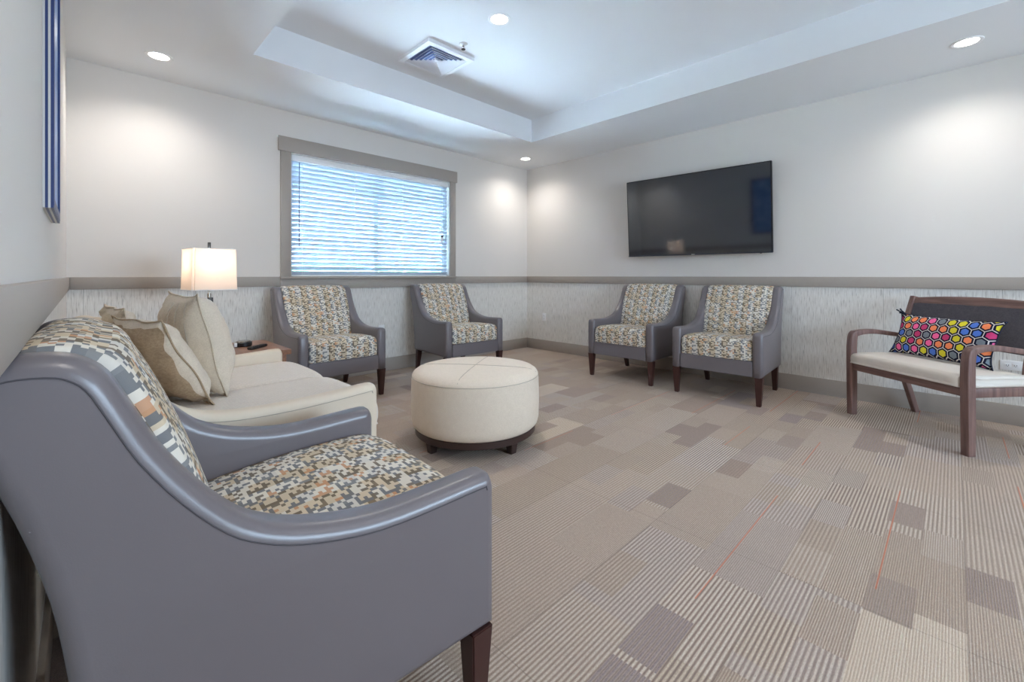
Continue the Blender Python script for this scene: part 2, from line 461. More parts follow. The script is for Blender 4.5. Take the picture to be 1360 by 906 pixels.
# ------------------------------------------------------------------ room
XL, XR, YB, YF, H, HT = -.076, 4.924, 4.652, -3.60, 2.74, 3.01
TX0, TX1, TY0, TY1 = .905, 3.922, -2.58, 3.632
WX0, WX1, WZ0, WZ1 = 1.491, 3.443, 1.10, 2.337
RT, RB, BT = 1.097, 1.003, .150

bm = bmesh.new()
box(bm, XL-.15, XR+.15, YF-.15, YB+.15, -.1, 0)
struct(new_obj('floor', bm, 'carpet'))

bm = bmesh.new()   # soffit ring and raised tray, solid
for b in ((XL-.15, TX0, YF-.15, YB+.15), (TX1, XR+.15, YF-.15, YB+.15), (TX0, TX1, YF-.15, TY0), (TX0, TX1, TY1, YB+.15)):
    box(bm, b[0], b[1], b[2], b[3], H, HT+.12)
box(bm, TX0, TX1, TY0, TY1, HT, HT+.12)
struct(new_obj('ceiling', bm, 'ceil'))

def wall(name, b, zs=(0, .1, RB+.04, H+.2)):
    """two materials: printed paper below the chair rail, paint above"""
    bm = bmesh.new()
    box(bm, *b, 0, RB+.04, 0); box(bm, *b, RB+.04, H+.05, 1)
    return struct(new_obj(name, bm, ['paper', 'wall']))
wall('wall_left', (XL-.15, XL, YF-.15, YB+.15))
wall('wall_right', (XR, XR+.15, YF-.15, YB+.15))
FX0, FX1, FZ0, FZ1 = 1.3, 3.5, .95, 2.25
bm = bmesh.new()   # unseen wall behind the camera; its window is added to brighten the room
box(bm, XL, XR, YF-.15, YF, 0, FZ0, 0)
box(bm, XL, FX0, YF-.15, YF, FZ0, H+.05, 1)
box(bm, FX1, XR, YF-.15, YF, FZ0, H+.05, 1)
box(bm, FX0, FX1, YF-.15, YF, FZ1, H+.05, 1)
struct(new_obj('wall_front', bm, ['paper', 'wall']))
w2 = bpy.data.objects.new('fill_window', None); COL.objects.link(w2); w2.location = ((FX0+FX1)/2, YF, FZ0); struct(w2)
bm = bmesh.new(); FW, FH = (FX1-FX0)/2, FZ1-FZ0
for b in ((-FW, -FW+.05, 0, FH), (FW-.05, FW, 0, FH), (-FW+.05, FW-.05, 0, .05), (-FW+.05, FW-.05, FH-.05, FH), (-.03, .03, .05, FH-.05)):
    box(bm, b[0], b[1], -.10, -.05, b[2], b[3])
new_obj('sash', bm, 'white', w2)
bbox('pane', (-FW+.05, FW-.05, -.08, -.075, .05, FH-.05), 'glass', w2, 0)
bm = bmesh.new()   # wall with the window opening
box(bm, XL, XR, YB, YB+.15, 0, RB+.04, 0)
box(bm, XL, XR, YB, YB+.15, RB+.04, WZ0-.02, 1)
box(bm, XL, WX0, YB, YB+.15, WZ0-.02, H+.05, 1)
box(bm, WX1, XR, YB, YB+.15, WZ0-.02, H+.05, 1)
box(bm, WX0, WX1, YB, YB+.15, WZ1, H+.05, 1)
struct(new_obj('wall_back', bm, ['paper', 'wall']))

def strip(name, a, b, z0, z1, d, bev=.004):
    """moulding along a wall from a to b, standing d out from it"""
    (x0, y0), (x1, y1) = a, b
    return struct(bbox(name, (min(x0, x1), max(x0, x1), min(y0, y1), max(y0, y1), z0, z1), 'trim', None, bev))
dd = .018
strip('baseboard_left', (XL, YF), (XL+.016, YB), 0, BT, dd)
strip('baseboard_right', (XR-.016, YF), (XR, YB), 0, BT, dd)
strip('baseboard_back', (XL+.016, YB-.016), (XR-.016, YB), 0, BT, dd)
strip('baseboard_front', (XL+.016, YF), (XR-.016, YF+.016), 0, BT, dd)
strip('trim_1', (XL, YF), (XL+.018, YB), RB, RT, dd)
strip('trim_2', (XR-.018, YF), (XR, YB), RB, RT, dd)
strip('trim_3', (XL+.018, YB-.018), (1.394, YB), RB, RT, dd)
strip('trim_4', (3.53, YB-.018), (XR-.018, YB), RB, RT, dd)

# ------------------------------------------------------------------ window
win = bpy.data.objects.new('window_1', None); COL.objects.link(win); win.location = ((WX0+WX1)/2, YB, WZ0); struct(win)
wx, wy, wz = win.location
def wb(name, x0, x1, y0, y1, z0, z1, mat='trim', bev=.003, parent=None):
    return bbox(name, (x0-wx, x1-wx, y0-wy, y1-wy, z0-wz, z1-wz), mat, parent or win, bev)
wb('side_casing', 1.394, WX0, YB-.020, YB, WZ0, WZ1)
wb('side_casing', WX1, 3.532, YB-.020, YB, WZ0, WZ1)
wb('head_casing', 1.374, 3.552, YB-.028, YB, WZ1, 2.480)
wb('sill', 1.388, 3.540, YB-.045, YB+.13, WZ0-.022, WZ0)
wb('apron', 1.394, 3.532, YB-.020, YB, .972, WZ0-.022)
wb('jamb', WX0-.001, WX0+.008, YB+.0, YB+.148, WZ0, WZ1, 'white', 0)
wb('jamb', WX1-.008, WX1+.001, YB+.0, YB+.148, WZ0, WZ1, 'white', 0)
wb('head_jamb', WX0, WX1, YB+.0, YB+.148, WZ1-.008, WZ1, 'white', 0)
bm = bmesh.new()
for b in ((WX0+.008, WX0+.05, WZ0, WZ1-.008), (WX1-.05, WX1-.008, WZ0, WZ1-.008), (WX0+.05, WX1-.05, WZ0, WZ0+.045), (WX0+.05, WX1-.05, WZ1-.053, WZ1-.008), ((WX0+WX1)/2-.02, (WX0+WX1)/2+.02, WZ0+.045, WZ1-.053)):
    box(bm, b[0]-wx, b[1]-wx, .10, .14, b[2]-wz, b[3]-wz)
new_obj('sash', bm, 'white', win)
wb('pane', WX0+.05, WX1-.05, YB+.118, YB+.122, WZ0+.045, WZ1-.053, 'glass', 0)

# ------------------------------------------------------------------ blind
bl = thing('window_blind', 'white horizontal slat blind lowered over the window, with hanging wand', 'blind', ((WX0+WX1)/2, YB+.045, WZ0))
bx0, bx1 = WX0+.014-wx, WX1-.014-wx
bbox('headrail', (bx0, bx1, -.032, .028, 1.165, 1.226), 'white', bl, .003)
bm = bmesh.new()
zt, zb = 1.145, .035; N = 24
for i in range(N):
    z = zt-(zt-zb)*i/(N-1)
    tilt = radians(57) + radians(random.uniform(-1, 1))
    segs = 4; w = .050; rows = []
    for s in (0, 1):
        row = []
        for k in range(segs+1):
            q = -w/2+w*k/segs; camber = .0016*(1-(2*k/segs-1)**2)
            nx = camber+(.0013 if s else -.0013)
            # q<0 is the room side and is the upper rim
            y = q*cos(tilt)-nx*sin(tilt)*1; zz = -q*sin(tilt)-nx*cos(tilt)
            row.append((y, z+zz))
        rows.append(row)
    loop = rows[0]+rows[1][::-1]
    L = [bm.verts.new((bx0+.004, a, b)) for a, b in loop]; R = [bm.verts.new((bx1-.004, a, b)) for a, b in loop]
    n = len(loop)
    for k in range(n): bm.faces.new((L[k], R[k], R[(k+1) % n], L[(k+1) % n]))
    bm.faces.new(L); bm.faces.new(R[::-1])
bmesh.ops.recalc_face_normals(bm, faces=bm.faces)
new_obj('slats', bm, 'slat', bl)
bbox('bottom_rail', (bx0+.004, bx1-.004, -.026, .026, .0, .016), 'white', bl, .003)
for sx in (-.86, -.30, .30, .86):
    bm = bmesh.new(); tube(bm, [(sx, -.024, 1.17), (sx, -.024, .01)], .0015, 6); new_obj('ladder_cord', bm, 'white', bl)
bm = bmesh.new(); tube(bm, [(-.895, -.046, 1.15), (-.895, -.046, .30)], .0045, 8); o = new_obj('tilt_wand', bm, plain('wand_grey', srgb(120, 130, 160), .3), bl)
bm = bmesh.new(); tube(bm, [(.865, -.044, 1.15), (.865, -.044, .52)], .0016, 6)
box(bm, .84, .875, -.046, -.043, .44, .53); new_obj('pull_cord', bm, 'white', bl)
bm = bmesh.new(); box(bm, .842, .873, -.0475, -.0462, .50, .525); new_obj('cord_tag', bm, 'slotdark', bl)

# ------------------------------------------------------------------ outdoors
bm = bmesh.new(); box(bm, -20, 26, YB+6.5, 40, -.4, -.2); o = new_obj('lawn', bm, 'grass'); o['kind'] = 'structure'
bm = bmesh.new(); box(bm, -20, 26, YB+.16, YB+6.5, -.4, -.2); o = new_obj('bounce_paving', bm, plain('pale_concrete', srgb(225, 225, 222), .9, bumpscale=20)); o['kind'] = 'structure'  # unseen pale ground, added to bounce sunlight up through the slats
sn = bpy.data.lights.new('sun', 'SUN'); sn.energy = 430; sn.color = (.57, .75, 1.0); sn.angle = radians(.6)
so = bpy.data.objects.new('sun', sn); COL.objects.link(so); so.location = (6, 8, 6)
so.rotation_euler = Vector((1.0, .10, 1.7)).to_track_quat('Z', 'Y').to_euler()
hb = bmesh.new(); bmesh.ops.create_grid(hb, x_segments=120, y_segments=24, size=1)
for v in hb.verts:
    a, b = v.co.x, v.co.y
    ang = (b+1)/2*pi
    x = a*9; yy = -cos(ang)*.7; zz = max(0, sin(ang))**.6*1.8
    j = .12*(sin(x*7+b*9)+sin(x*13+3*b)*.6+random.uniform(-.6, .6))
    v.co = (x, yy*(1+j*.6), zz*(1+j*.35))
hb.normal_update()
o = new_obj('hedge', hb, 'leaf'); o.location = (2.5, 12.4, -.3); o['label'] = 'green hedge glimpsed in slivers between the window blind slats'; o['category'] = 'hedge'

# ------------------------------------------------------------------ armchairs
PROF = [(0, .585), (.008, .610), (.03, .622), (.14, .619), (.26, .617), (.35, .626), (.44, .648), (.50, .674), (.545, .706), (.60, .77), (.65, .846),
        (.683, .915), (.708, .965), (.735, .990), (.765, 1.0), (.81, 1.0), (.838, .985), (.846, .95), (.838, .89), (.80, .78), (.768, .66), (.75, .54), (.735, .40), (.725, .245)]
AT = .085

def arm_panel(prof, z0, T=AT, r=.028, side=1, half=.39, taper=.02, name='arm', mat='vinyl', parent=None, pipe='piping', y0=-.39):
    line = catmull(prof, 3)
    poly = [(0.0, z0)] + [(0.0, z0+(prof[0][1]-z0)*k/3) for k in (1, 2)] + line + [(prof[-1][0]*k, z0) for k in (.75, .5, .25)]
    def mp(a, b, t):
        tp = taper*max(0, min(1, a/.8))
        return (side*(half-tp-t), y0+a, b)
    bm = slab(poly, T, r, mp, 1, 5)
    o = new_obj(name, bm, mat, parent, smooth=True)
    # piping seam on the outer face, just inside the rim
    seam = inset(poly, r*1.0)
    i0 = 4; pts = [q for q, o_ in zip(seam[i0:i0+len(line)], line) if o_[0] < prof[-1][0]+.085 or o_[1] > .93]
    cut = max(range(len(line)), key=lambda k: line[k][1]+line[k][0]*.5); pts = seam[i0:i0+cut+2]
    bm = bmesh.new(); tube(bm, [mp(a, b, -.0002) for a, b in pts], .0013, 6)
    new_obj('piping', bm, pipe, o, smooth=True)
    return o

def make_chair():
    r_ = thing('armchair', '', 'armchair')
    for s in (-1, 1): arm_panel(PROF, .245, side=s, parent=r_)
    W = .39-AT
    # front rail and under-frame
    bm = bmesh.new(); box(bm, -W-.004, W+.004, -.388, .30, .245, .378)
    bmesh.ops.bevel(bm, geom=[e for e in bm.edges], offset=.006, segments=3, affect='EDGES')
    new_obj('front_rail', bm, 'vinyl', r_, angle=50)
    # back shell behind the cushion
    bp = [(.60, .26), (.62, .5), (.69, .78), (.745, .95), (.77, .985), (.815, .985), (.83, .95), (.822, .89), (.787, .78), (.755, .66), (.737, .54), (.715, .26)]
    bm = slab(bp, 2*W+.03, .004, lambda a, b, t: (-(W+.015)+t, -.39+a, b), 1, 2)
    new_obj('back_shell', bm, 'vinyl', r_, angle=40)
    # back cushion, fabric runs over the top
    cp = catmull([(.545, .44), (.530, .50), (.556, .62), (.592, .74), (.640, .86), (.682, .945), (.712, .985), (.755, 1.004), (.80, 1.002), (.822, .984)], 4)
    cp += [(.80, .972), (.745, .93), (.69, .80), (.65, .66), (.62, .52), (.60, .44)]
    def warp(a, b, t):
        k = 1-(2*t-1)**4
        return (a-(.014*k if a < .72 else 0), b+(.006*k if b > .95 else 0))
    bm = slab(cp, 2*W-.006, .016, lambda a, b, t: (-(W-.003)+t, -.39+a, b), 10, 3, warp, uv=True)
    new_obj('back_cushion', bm, 'block', r_, smooth=True)
    sp = catmull([(.50, .375), (.25, .375), (.03, .378), (.012, .392), (.006, .43), (.006, .48), (.014, .518), (.04, .538), (.10, .545), (.28, .542), (.42, .530), (.54, .515)], 4)
    sp += [(.555, .45), (.55, .39)]
    def warp2(a, b, t):
        k = 1-(2*t-1)**4
        return (a-(.006*k if a < .03 else 0), b+(.020*k*min(1, max(0, (b-.40)/.10)) if a > .0 else 0))
    bm = slab(sp, 2*W-.006, .018, lambda a, b, t: (-(W-.003)+t, -.39+a, b), 10, 3, warp2, uv=True)
    new_obj('seat_cushion', bm, 'block', r_, smooth=True)
    for s in (-1, 1):
        bm = bmesh.new(); taper_leg(bm, s*.355, -.352, .246, .062, .036, -s*.004, -.002); new_obj('leg', bm, 'darkwood', r_)
        bm = bmesh.new(); taper_leg(bm, s*.325, .295, .246, .056, .036, -s*.01, .055); new_obj('leg', bm, 'darkwood', r_)
    return r_

chair = make_chair()
G = 'grey and patterned armchairs around the room'
spots = [(.362, 1.205, radians(87.5), 'large grey vinyl armchair in the left foreground, beside the cream loveseat'),
         (1.644, 4.112, radians(-.2), 'grey armchair with patterned cushions below the left end of the window, beside the end table'),
         (3.121, 4.080, radians(-3.5), 'grey armchair with patterned cushions in the corner, partly behind the round ottoman'),
         (4.427, 2.497, radians(-89.3), 'grey armchair with patterned cushions under the left side of the television'),
         (4.421, 1.521, radians(-88.2), 'grey armchair with patterned cushions under the television, nearest the wooden bench')]
for i, (x, y, rz, lab) in enumerate(spots):
    o = chair if i == 0 else copy_tree(chair)
    o.location = (x, y, 0); o.rotation_euler = (0, 0, rz); o['label'] = lab; o['group'] = G

# ------------------------------------------------------------------ loveseat (faces +X)
sof = thing('loveseat', 'cream two-seat loveseat with quilted seat cushions and sweeping arms against the left wall', 'sofa', (.555, 2.485, 0), radians(90))
SH = .685
sprof = [(0, .59), (.008, .616), (.03, .628), (.14, .622), (.30, .614), (.45, .614), (.573, .622), (.66, .643), (.725, .680), (.79, .75), (.84, .83), (.88, .882), (.915, .902), (.955, .902), (.982, .885), (.99, .85), (.975, .70), (.955, .50), (.94, .15)]
for s in (-1, 1): arm_panel(sprof, .15, T=.085, side=s, half=SH, taper=0, parent=sof, mat='cream', pipe='seam')
SW = SH-.085
bbox('base_frame', (-SW-.004, SW+.004, -.385, .52, .15, .40), 'cream', sof, .006, 3)
bp = catmull([(.66, .40), (.70, .55), (.77, .72), (.83, .85), (.87, .893), (.91, .898), (.95, .895), (.972, .87)], 4)+[(.955, .70), (.935, .50), (.92, .40)]
bm = slab(bp, 2*SW-.002, .01, lambda a, b, t: (-(SW-.001)+t, -.39+a, b), 1, 3)
new_obj('backrest', bm, 'cream', sof, smooth=True)
for s in (-1, 1):
    sp = catmull([(.67, .405), (.30, .402), (-.02, .405), (-.046, .425), (-.052, .47), (-.04, .515), (-.005, .540), (.06, .548), (.30, .548), (.69, .54)], 5)+[(.70, .48), (.69, .42)]
    def warp3(a, b, t):
        k = 1-(2*t-1)**4
        return (a-(.008*k if a < .0 else 0), b+(.020*k*min(1, max(0, (b-.42)/.10))))
    x0 = .002 if s > 0 else -SW+.003
    bm = slab(sp, SW-.005, .028, lambda a, b, t: (x0+t, -.39+a, b), 10, 4, warp3)
    new_obj('seat_cushion', bm, 'quilt', sof, smooth=True)
for sx in (-1, 1):
    for yy in (-.33, .42):
        bm = bmesh.new(); taper_leg(bm, sx*(SH-.06), yy, .151, .06, .04); new_obj('leg', bm, 'darkwood', sof)

# ------------------------------------------------------------------ pillows
def pillow_mesh(w, h, t, n=22, ear=.05, pinch=.06, flange=0.0, wr=.004, seed=0, uvs=False, pw=2.6, frame=0.0):
    rnd = random.Random(seed); bm = bmesh.new()
    ph = [rnd.uniform(0, 6) for _ in range(8)]
    grid = {}
    ul = bm.loops.layers.uv.new('UVMap')
    for s in (1, -1):
        for i in range(n+1):
            for j in range(n+1):
                u = 2*i/n-1; v = 2*j/n-1
                edge = i in (0, n) or j in (0, n)
                if s == -1 and edge: grid[(s, i, j)] = grid[(1, i, j)]; continue
                fl = 1-flange
                uu = min(1, abs(u)/fl); vv = min(1, abs(v)/fl)
                prof = ((1-uu**pw)*(1-vv**pw))
                th = t/2*max(0, prof)**.5
                if not edge and th < .003: th = .003
                px = u*w/2*(1-pinch*(1-v*v)*abs(u)**2) ; py = v*h/2*(1-pinch*(1-u*u)*abs(v)**2)
                c = (abs(u)*abs(v))**6*ear
                px += math.copysign(c*w/2, u); py += math.copysign(c*h/2, v)
                wn = wr*(sin(u*9+v*4+ph[0])+sin(v*11-u*5+ph[1])+sin(u*17+v*13+ph[2])*.5)*(.3+abs(u*v))
                nn = s*(th+(wn if not edge else 0)) if not edge else wr*.8*sin(6*u+5*v+ph[3])
                grid[(s, i, j)] = bm.verts.new((px, nn, py))
    for s in (1, -1):
        for i in range(n):
            for j in range(n):
                q = [grid[(s, i, j)], grid[(s, i+1, j)], grid[(s, i+1, j+1)], grid[(s, i, j+1)]]
                if s == 1: q = q[::-1]
                f = bm.faces.new(q); cu_, cv_ = abs(2*(i+.5)/n-1), abs(2*(j+.5)/n-1)
                f.material_index = 0 if s == -1 or max(cu_, cv_) > 1-frame else 1
                for lp in f.loops: lp[ul].uv = (lp.vert.co.x, lp.vert.co.z)
    bmesh.ops.recalc_face_normals(bm, faces=bm.faces)
    return bm, [grid[(1, i, j)].co.copy() for i, j in [(i, 0) for i in range(n)]+[(n, j) for j in range(n)]+[(i, n) for i in range(n, 0, -1)]+[(0, j) for j in range(n, 0, -1)]]

def pillow(name, label, loc, rz, lean, w, h, t, front, back, group=None, roll=0.0, **k):
    """front face looks along local -Y"""
    e = thing(name, label, 'pillow', loc, rz, group)
    bm, rim = pillow_mesh(w, h, t, **k)
    R = Matrix.Rotation(-lean, 4, 'X') @ Matrix.Rotation(roll, 4, 'Y')
    zmin = min((R @ v.co).z for v in bm.verts)
    T = Matrix.Translation((0, 0, -zmin)) @ R
    bm.transform(T)
    new_obj('cover', bm, [front, back], e, smooth=True)
    bm = bmesh.new(); tube(bm, [T @ p for p in rim], .0035, 6, closed=True)
    new_obj('edge_seam', bm, back if front != 'hex' else 'navycord', e, smooth=True)
    return e, T
SZ = .560
GP = 'throw pillows on the loveseat'
a, T = pillow('throw_pillow', 'plump oatmeal linen pillow with vertical seams, rightmost on the loveseat', (.395, 2.55, SZ), radians(94), radians(13), .50, .46, .24, 'pale', 'linen', GP, seed=3, ear=.05, wr=.005, pinch=.05)
# stitched vertical seams on the linen back
bm = bmesh.new()
for sx in (-.215, -.165, -.10):
    pts = []
    for k in range(15):
        v = -0.9+1.8*k/14; u = sx/.25
        th = .12*((1-abs(u)**2.6)*(1-abs(v)**2.6))**.5
        pts.append(T @ Vector((sx*(1-.05*(1-v*v)*u*u), th+.005, v*.235)))
    tube(bm, pts, .0013, 5)
new_obj('stitching', bm, 'seam', a, smooth=True)
pillow('throw_pillow', 'pillow with brown back and cream front, nearest on the loveseat behind the foreground armchair', (.250, 2.40, SZ), radians(105), radians(28), .47, .41, .16, 'pale', 'brown', GP, seed=5, ear=.02, flange=.04, wr=.007, pinch=.03, frame=.05)
pillow('throw_pillow', 'pale pillow mostly hidden behind the brown-backed pillow on the loveseat', (.165, 2.80, SZ), radians(96), radians(16), .44, .41, .13, 'pale', 'linen', GP, seed=9, ear=.02, flange=.04, wr=.008, pinch=.03, frame=.1)

# ------------------------------------------------------------------ end table
TZ = .600
tb = thing('end_table', 'square brown wooden end table in the corner between loveseat and armchair', 'table', (.73, 3.54, 0))
bbox('table_top', (-.31, .31, -.315, .315, TZ-.035, TZ), 'tablewood', tb, .004)
bbox('table_apron', (-.285, .285, -.29, .29, TZ-.115, TZ-.035), 'tablewood', tb, .003)
for sx in (-1, 1):
    for sy in (-1, 1): bbox('leg', (sx*.255-.027, sx*.255+.027, sy*.26-.027, sy*.26+.027, 0, TZ-.036), 'tablewood', tb, .004)
bbox('shelf', (-.24, .24, -.245, .245, .14, .165), 'tablewood', tb, .003)

# lamp
LX, LY = .632, 3.615
lp = thing('table_lamp', 'table lamp with square white shade and stacked metal block stem, lit, on the end table', 'lamp', (LX, LY, TZ), radians(6))
bbox('lamp_base', (-.07, .07, -.07, .07, 0, .022), 'chrome', lp, .004)
for k in range(6):
    z = .022+k*.056
    a = .018 if k % 2 == 0 else .014; off = .006 if k % 2 else 0
    bbox('stem_block', (-a+off, a+off, -a, a, z, z+.056), 'chrome' if k % 2 == 0 else 'pewter', lp, .002)
bm = bmesh.new(); lathe(bm, [(0, .358), (.012, .358), (.012, .385), (.006, .39), (.006, .46), (.016, .462), (.016, .50), (0, .50)], seg=20); new_obj('socket', bm, 'chrome', lp, angle=40)
def shade_ring(hw, nt):
    p = []
    for sx, sy in ((-1, -1), (1, -1), (1, 1), (-1, 1)):
        c = [(sx*hw, sy*(hw-nt)), (sx*(hw-nt), sy*(hw-nt)), (sx*(hw-nt), sy*hw)]
        p += c if sx*sy > 0 else c[::-1]
    return p
for nm, z0, z1, e in (('lamp_shade', .412, .690, 0),):
    bm = bmesh.new(); rg = []
    for z, hw in ((z0, .132), (z1, .126)):
        rg.append([bm.verts.new((x, y, z)) for x, y in shade_ring(hw, .014)])
    for k in range(12): bm.faces.new((rg[0][k], rg[0][(k+1) % 12], rg[1][(k+1) % 12], rg[1][k]))
    o = new_obj(nm, bm, 'shade', lp)
    md = o.modifiers.new('t', 'SOLIDIFY'); md.thickness = .0025; md.offset = 0
for z, hw in ((.412, .133), (.690, .127)):
    bm = bmesh.new(); P = shade_ring(hw, .014)
    tube(bm, [(x, y, z) for x, y in P], .0035, 6, closed=True); new_obj('shade_trim', bm, 'white', lp)
bm = bmesh.new()
tube(bm, [(-.125, 0, .675), (.125, 0, .675)], .002, 6); tube(bm, [(0, -.125, .675), (0, .125, .675)], .002, 6)
tube(bm, [(.0, 0, .46), (.0, 0, .69)], .0025, 6); new_obj('harp', bm, 'pewter', lp)
bbox('finial', (-.008, .008, -.008, .008, .685, .738), 'pewter', lp, .002)
bm = bmesh.new(); lathe(bm, [(0, .50), (.014, .505), (.028, .54), (.03, .565), (.02, .59), (0, .598)], seg=20)
new_obj('bulb', bm, emit('lamp_bulb', (1, .86, .70, 1), 3.0), lp, smooth=True)

# round black holder and remote on the table
hd = thing('coaster_holder', 'small round black container with silver top on the end table', 'container', (.835, 3.60, TZ))
bm = bmesh.new(); lathe(bm, [(0, 0), (.05, 0), (.055, .005), (.055, .028), (.050, .032), (.0, .032)], seg=32); new_obj('body', bm, 'black', hd, angle=40)
bm = bmesh.new(); lathe(bm, [(0, .031), (.044, .031), (.044, .038), (.036, .041), (0, .041)], seg=32); new_obj('silver_top', bm, 'chrome', hd, angle=40)
bbox('side_tab', (-.066, -.048, -.045, -.02, .004, .032), 'white', hd, .002)
rm = thing('remote_control', 'black remote control lying on the end table beside the round container', 'remote control', (.885, 3.44, TZ), radians(42))
bm = bmesh.new(); box(bm, -.085, .085, -.021, .021, 0, .018)
bmesh.ops.bevel(bm, geom=list(bm.edges), offset=.005, segments=3, affect='EDGES'); new_obj('body', bm, 'black', rm, angle=40)
bm = bmesh.new()
for k in range(6):
    for q in (-1, 0, 1): box(bm, -.065+k*.02, -.057+k*.02, q*.011-.003, q*.011+.003, .0178, .0192)
new_obj('buttons', bm, 'slotdark', rm)

# ------------------------------------------------------------------ ottoman
ot = thing('round_ottoman', 'round cream fabric ottoman on dark wood base in the middle of the carpet', 'ottoman', (1.918, 2.294, 0))
prof = [(0, .500), (.15, .499), (.28, .496), (.36, .490), (.395, .482), (.415, .468), (.424, .452), (.427, .43), (.430, .36), (.431, .26), (.428, .17), (.420, .135), (.405, .120), (.36, .114), (0, .114)]
bm = bmesh.new(); lathe(bm, prof, seg=96); cu = new_obj('cushion', bm, 'ottfab', ot, smooth=True)
bm = bmesh.new()
tube(bm, [(.4265*cos(2*pi*k/96), .4265*sin(2*pi*k/96), .446) for k in range(96)], .0016, 6, closed=True)
def top_z(r):
    for (r0, z0), (r1, z1) in zip(prof, prof[1:]):
        if r0 <= r <= r1: return z0+(z1-z0)*(r-r0)/(r1-r0)
    return .46
for ang in (radians(35), radians(125)):
    pts = [((-1+2*k/24)*.415*cos(ang), (-1+2*k/24)*.415*sin(ang), .0003+top_z(abs(-1+2*k/24)*.415)) for k in range(25)]
    tube(bm, pts, .0016, 6)
new_obj('seam', bm, 'seam', cu, smooth=True)
bm = bmesh.new(); lathe(bm, [(0, .116), (.400, .116), (.404, .112), (.404, .078), (.398, .072), (0, .072)], seg=96); new_obj('base', bm, 'ottbase', ot, angle=40)
for k in range(4):
    a = radians(-135.6+45+90*k) + 0
    bm = bmesh.new(); taper_leg(bm, .352*cos(a), .352*sin(a), .073, .058, .042)
    new_obj('leg', bm, 'ottbase', ot)

# ------------------------------------------------------------------ wide bench chair
BF = Vector((-.63, -.776, 0)).normalized()
bth = math.atan2(BF.y, BF.x)
flc = Vector((4.400, .610, 0))      # front left leg outer corner line
BWd = .87; bdir = Vector((-BF.y, BF.x, 0))   # local +Y, towards the wall
if bdir.x < 0: bdir = -bdir
org = flc + BF*(BWd/2) + bdir*.25
bn = thing('wooden_bench', 'wide wooden-armed bench seat with cream seat and charcoal back, angled by the right wall', 'bench', (org.x, org.y, 0), bth)
hw = BWd/2
def xslab(poly, x0, T, r=.006): return slab(poly, T, r, lambda a, b, t: (x0+t, -.25+a, b), 1, 3)
for s in (-1, 1):
    x0 = -hw if s < 0 else hw-.05
    leg = [(.0, 0), (-.004, .25), (-.006, .50), (.0, .60), (.012, .645), (.035, .665)]
    leg = catmull(leg, 3)
    back = [(.062, .635), (.052, .60), (.048, .50), (.050, .25), (.048, 0)]
    bm = xslab(leg+catmull(back, 3), x0, .05); lg = new_obj('leg', bm, 'benchwood', bn, angle=50)
    arm = catmull([(.03, .664), (.12, .676), (.22, .676), (.34, .660), (.47, .640)], 4)+catmull([(.47, .608), (.34, .625), (.22, .640), (.12, .640), (.055, .626)], 4)
    bm = xslab(arm, x0-.002, .054); new_obj('armrest', bm, 'benchwood', bn, angle=50)
    rear = catmull([(.565, 0), (.50, .18), (.435, .36), (.425, .48), (.455, .65), (.505, .80), (.555, .945)], 4)+catmull([(.595, .935), (.548, .80), (.498, .65), (.470, .48), (.482, .36), (.545, .18), (.605, 0)], 4)
    bm = xslab(rear, (-hw+.008 if s < 0 else hw-.048), .04); new_obj('leg', bm, 'benchwood', bn, angle=50)
    bbox('side_rail', (x0+.006, x0+.044, -.205, .19, .358, .415), 'benchwood', bn, .004)
bbox('front_rail', (-hw+.05, hw-.05, -.242, -.212, .358, .412), 'benchwoodx', bn, .004)
bbox('rear_rail', (-hw+.048, hw-.048, .19, .22, .37, .412), 'benchwoodx', bn, .004)
sp = catmull([(.44, .412), (.2, .412), (.0, .413), (-.014, .43), (-.014, .462), (.0, .482), (.04, .490), (.25, .490), (.42, .484)], 4)+[(.45, .45)]
bm = slab(sp, BWd-.016, .022, lambda a, b, t: (-hw+.008+t, -.25+a, b), 8, 4, lambda a, b, t: (a, b+.008*(1-(2*t-1)**4)*(b > .45)))
# notch is taken by the front legs: seat sits between them
for v in bm.verts:
    if v.co.y < -.19: v.co.x = max(-hw+.053, min(hw-.053, v.co.x))
new_obj('seat', bm, 'benchseat', bn, smooth=True)
# curved back: top rail and padded panel bow towards the wall
def bowed(name, zlo, zhi, th, mat, par, inset_y=0.0, archt=0.0, x_in=.05):
    bm = bmesh.new(); n = 24; rows = []
    for i in range(n+1):
        u = -1+2*i/n; x = u*(hw-x_in)
        bow = .035*(1-u*u); ar = archt*(1-u*u)
        row = []
        for zz, off in ((zlo, 0), (zhi+ar, 0), (zhi+ar, th), (zlo, th)):
            k = (zz-.48)/.46
            y = -.25+.432+.125*max(0, k)**1.1+bow+off+inset_y
            row.append(bm.verts.new((x, y, zz)))
        rows.append(row)
    for i in range(n):
        for k in range(4):
            bm.faces.new((rows[i][k], rows[i+1][k], rows[i+1][(k+1) % 4], rows[i][(k+1) % 4]))
    bm.faces.new(rows[0]); bm.faces.new(rows[-1][::-1])
    bmesh.ops.recalc_face_normals(bm, faces=bm.faces)
    bmesh.ops.bevel(bm, geom=[e for e in bm.edges if e.calc_face_angle(0) > .8], offset=.006, segments=3, affect='EDGES')
    return new_obj(name, bm, mat, par, angle=45)
bowed('top_rail', .885, .930, .030, 'benchwoodx', bn, 0, .022, .012)
bowed('back_panel', .60, .888, .026, 'greyback', bn, .000, .012, .046)

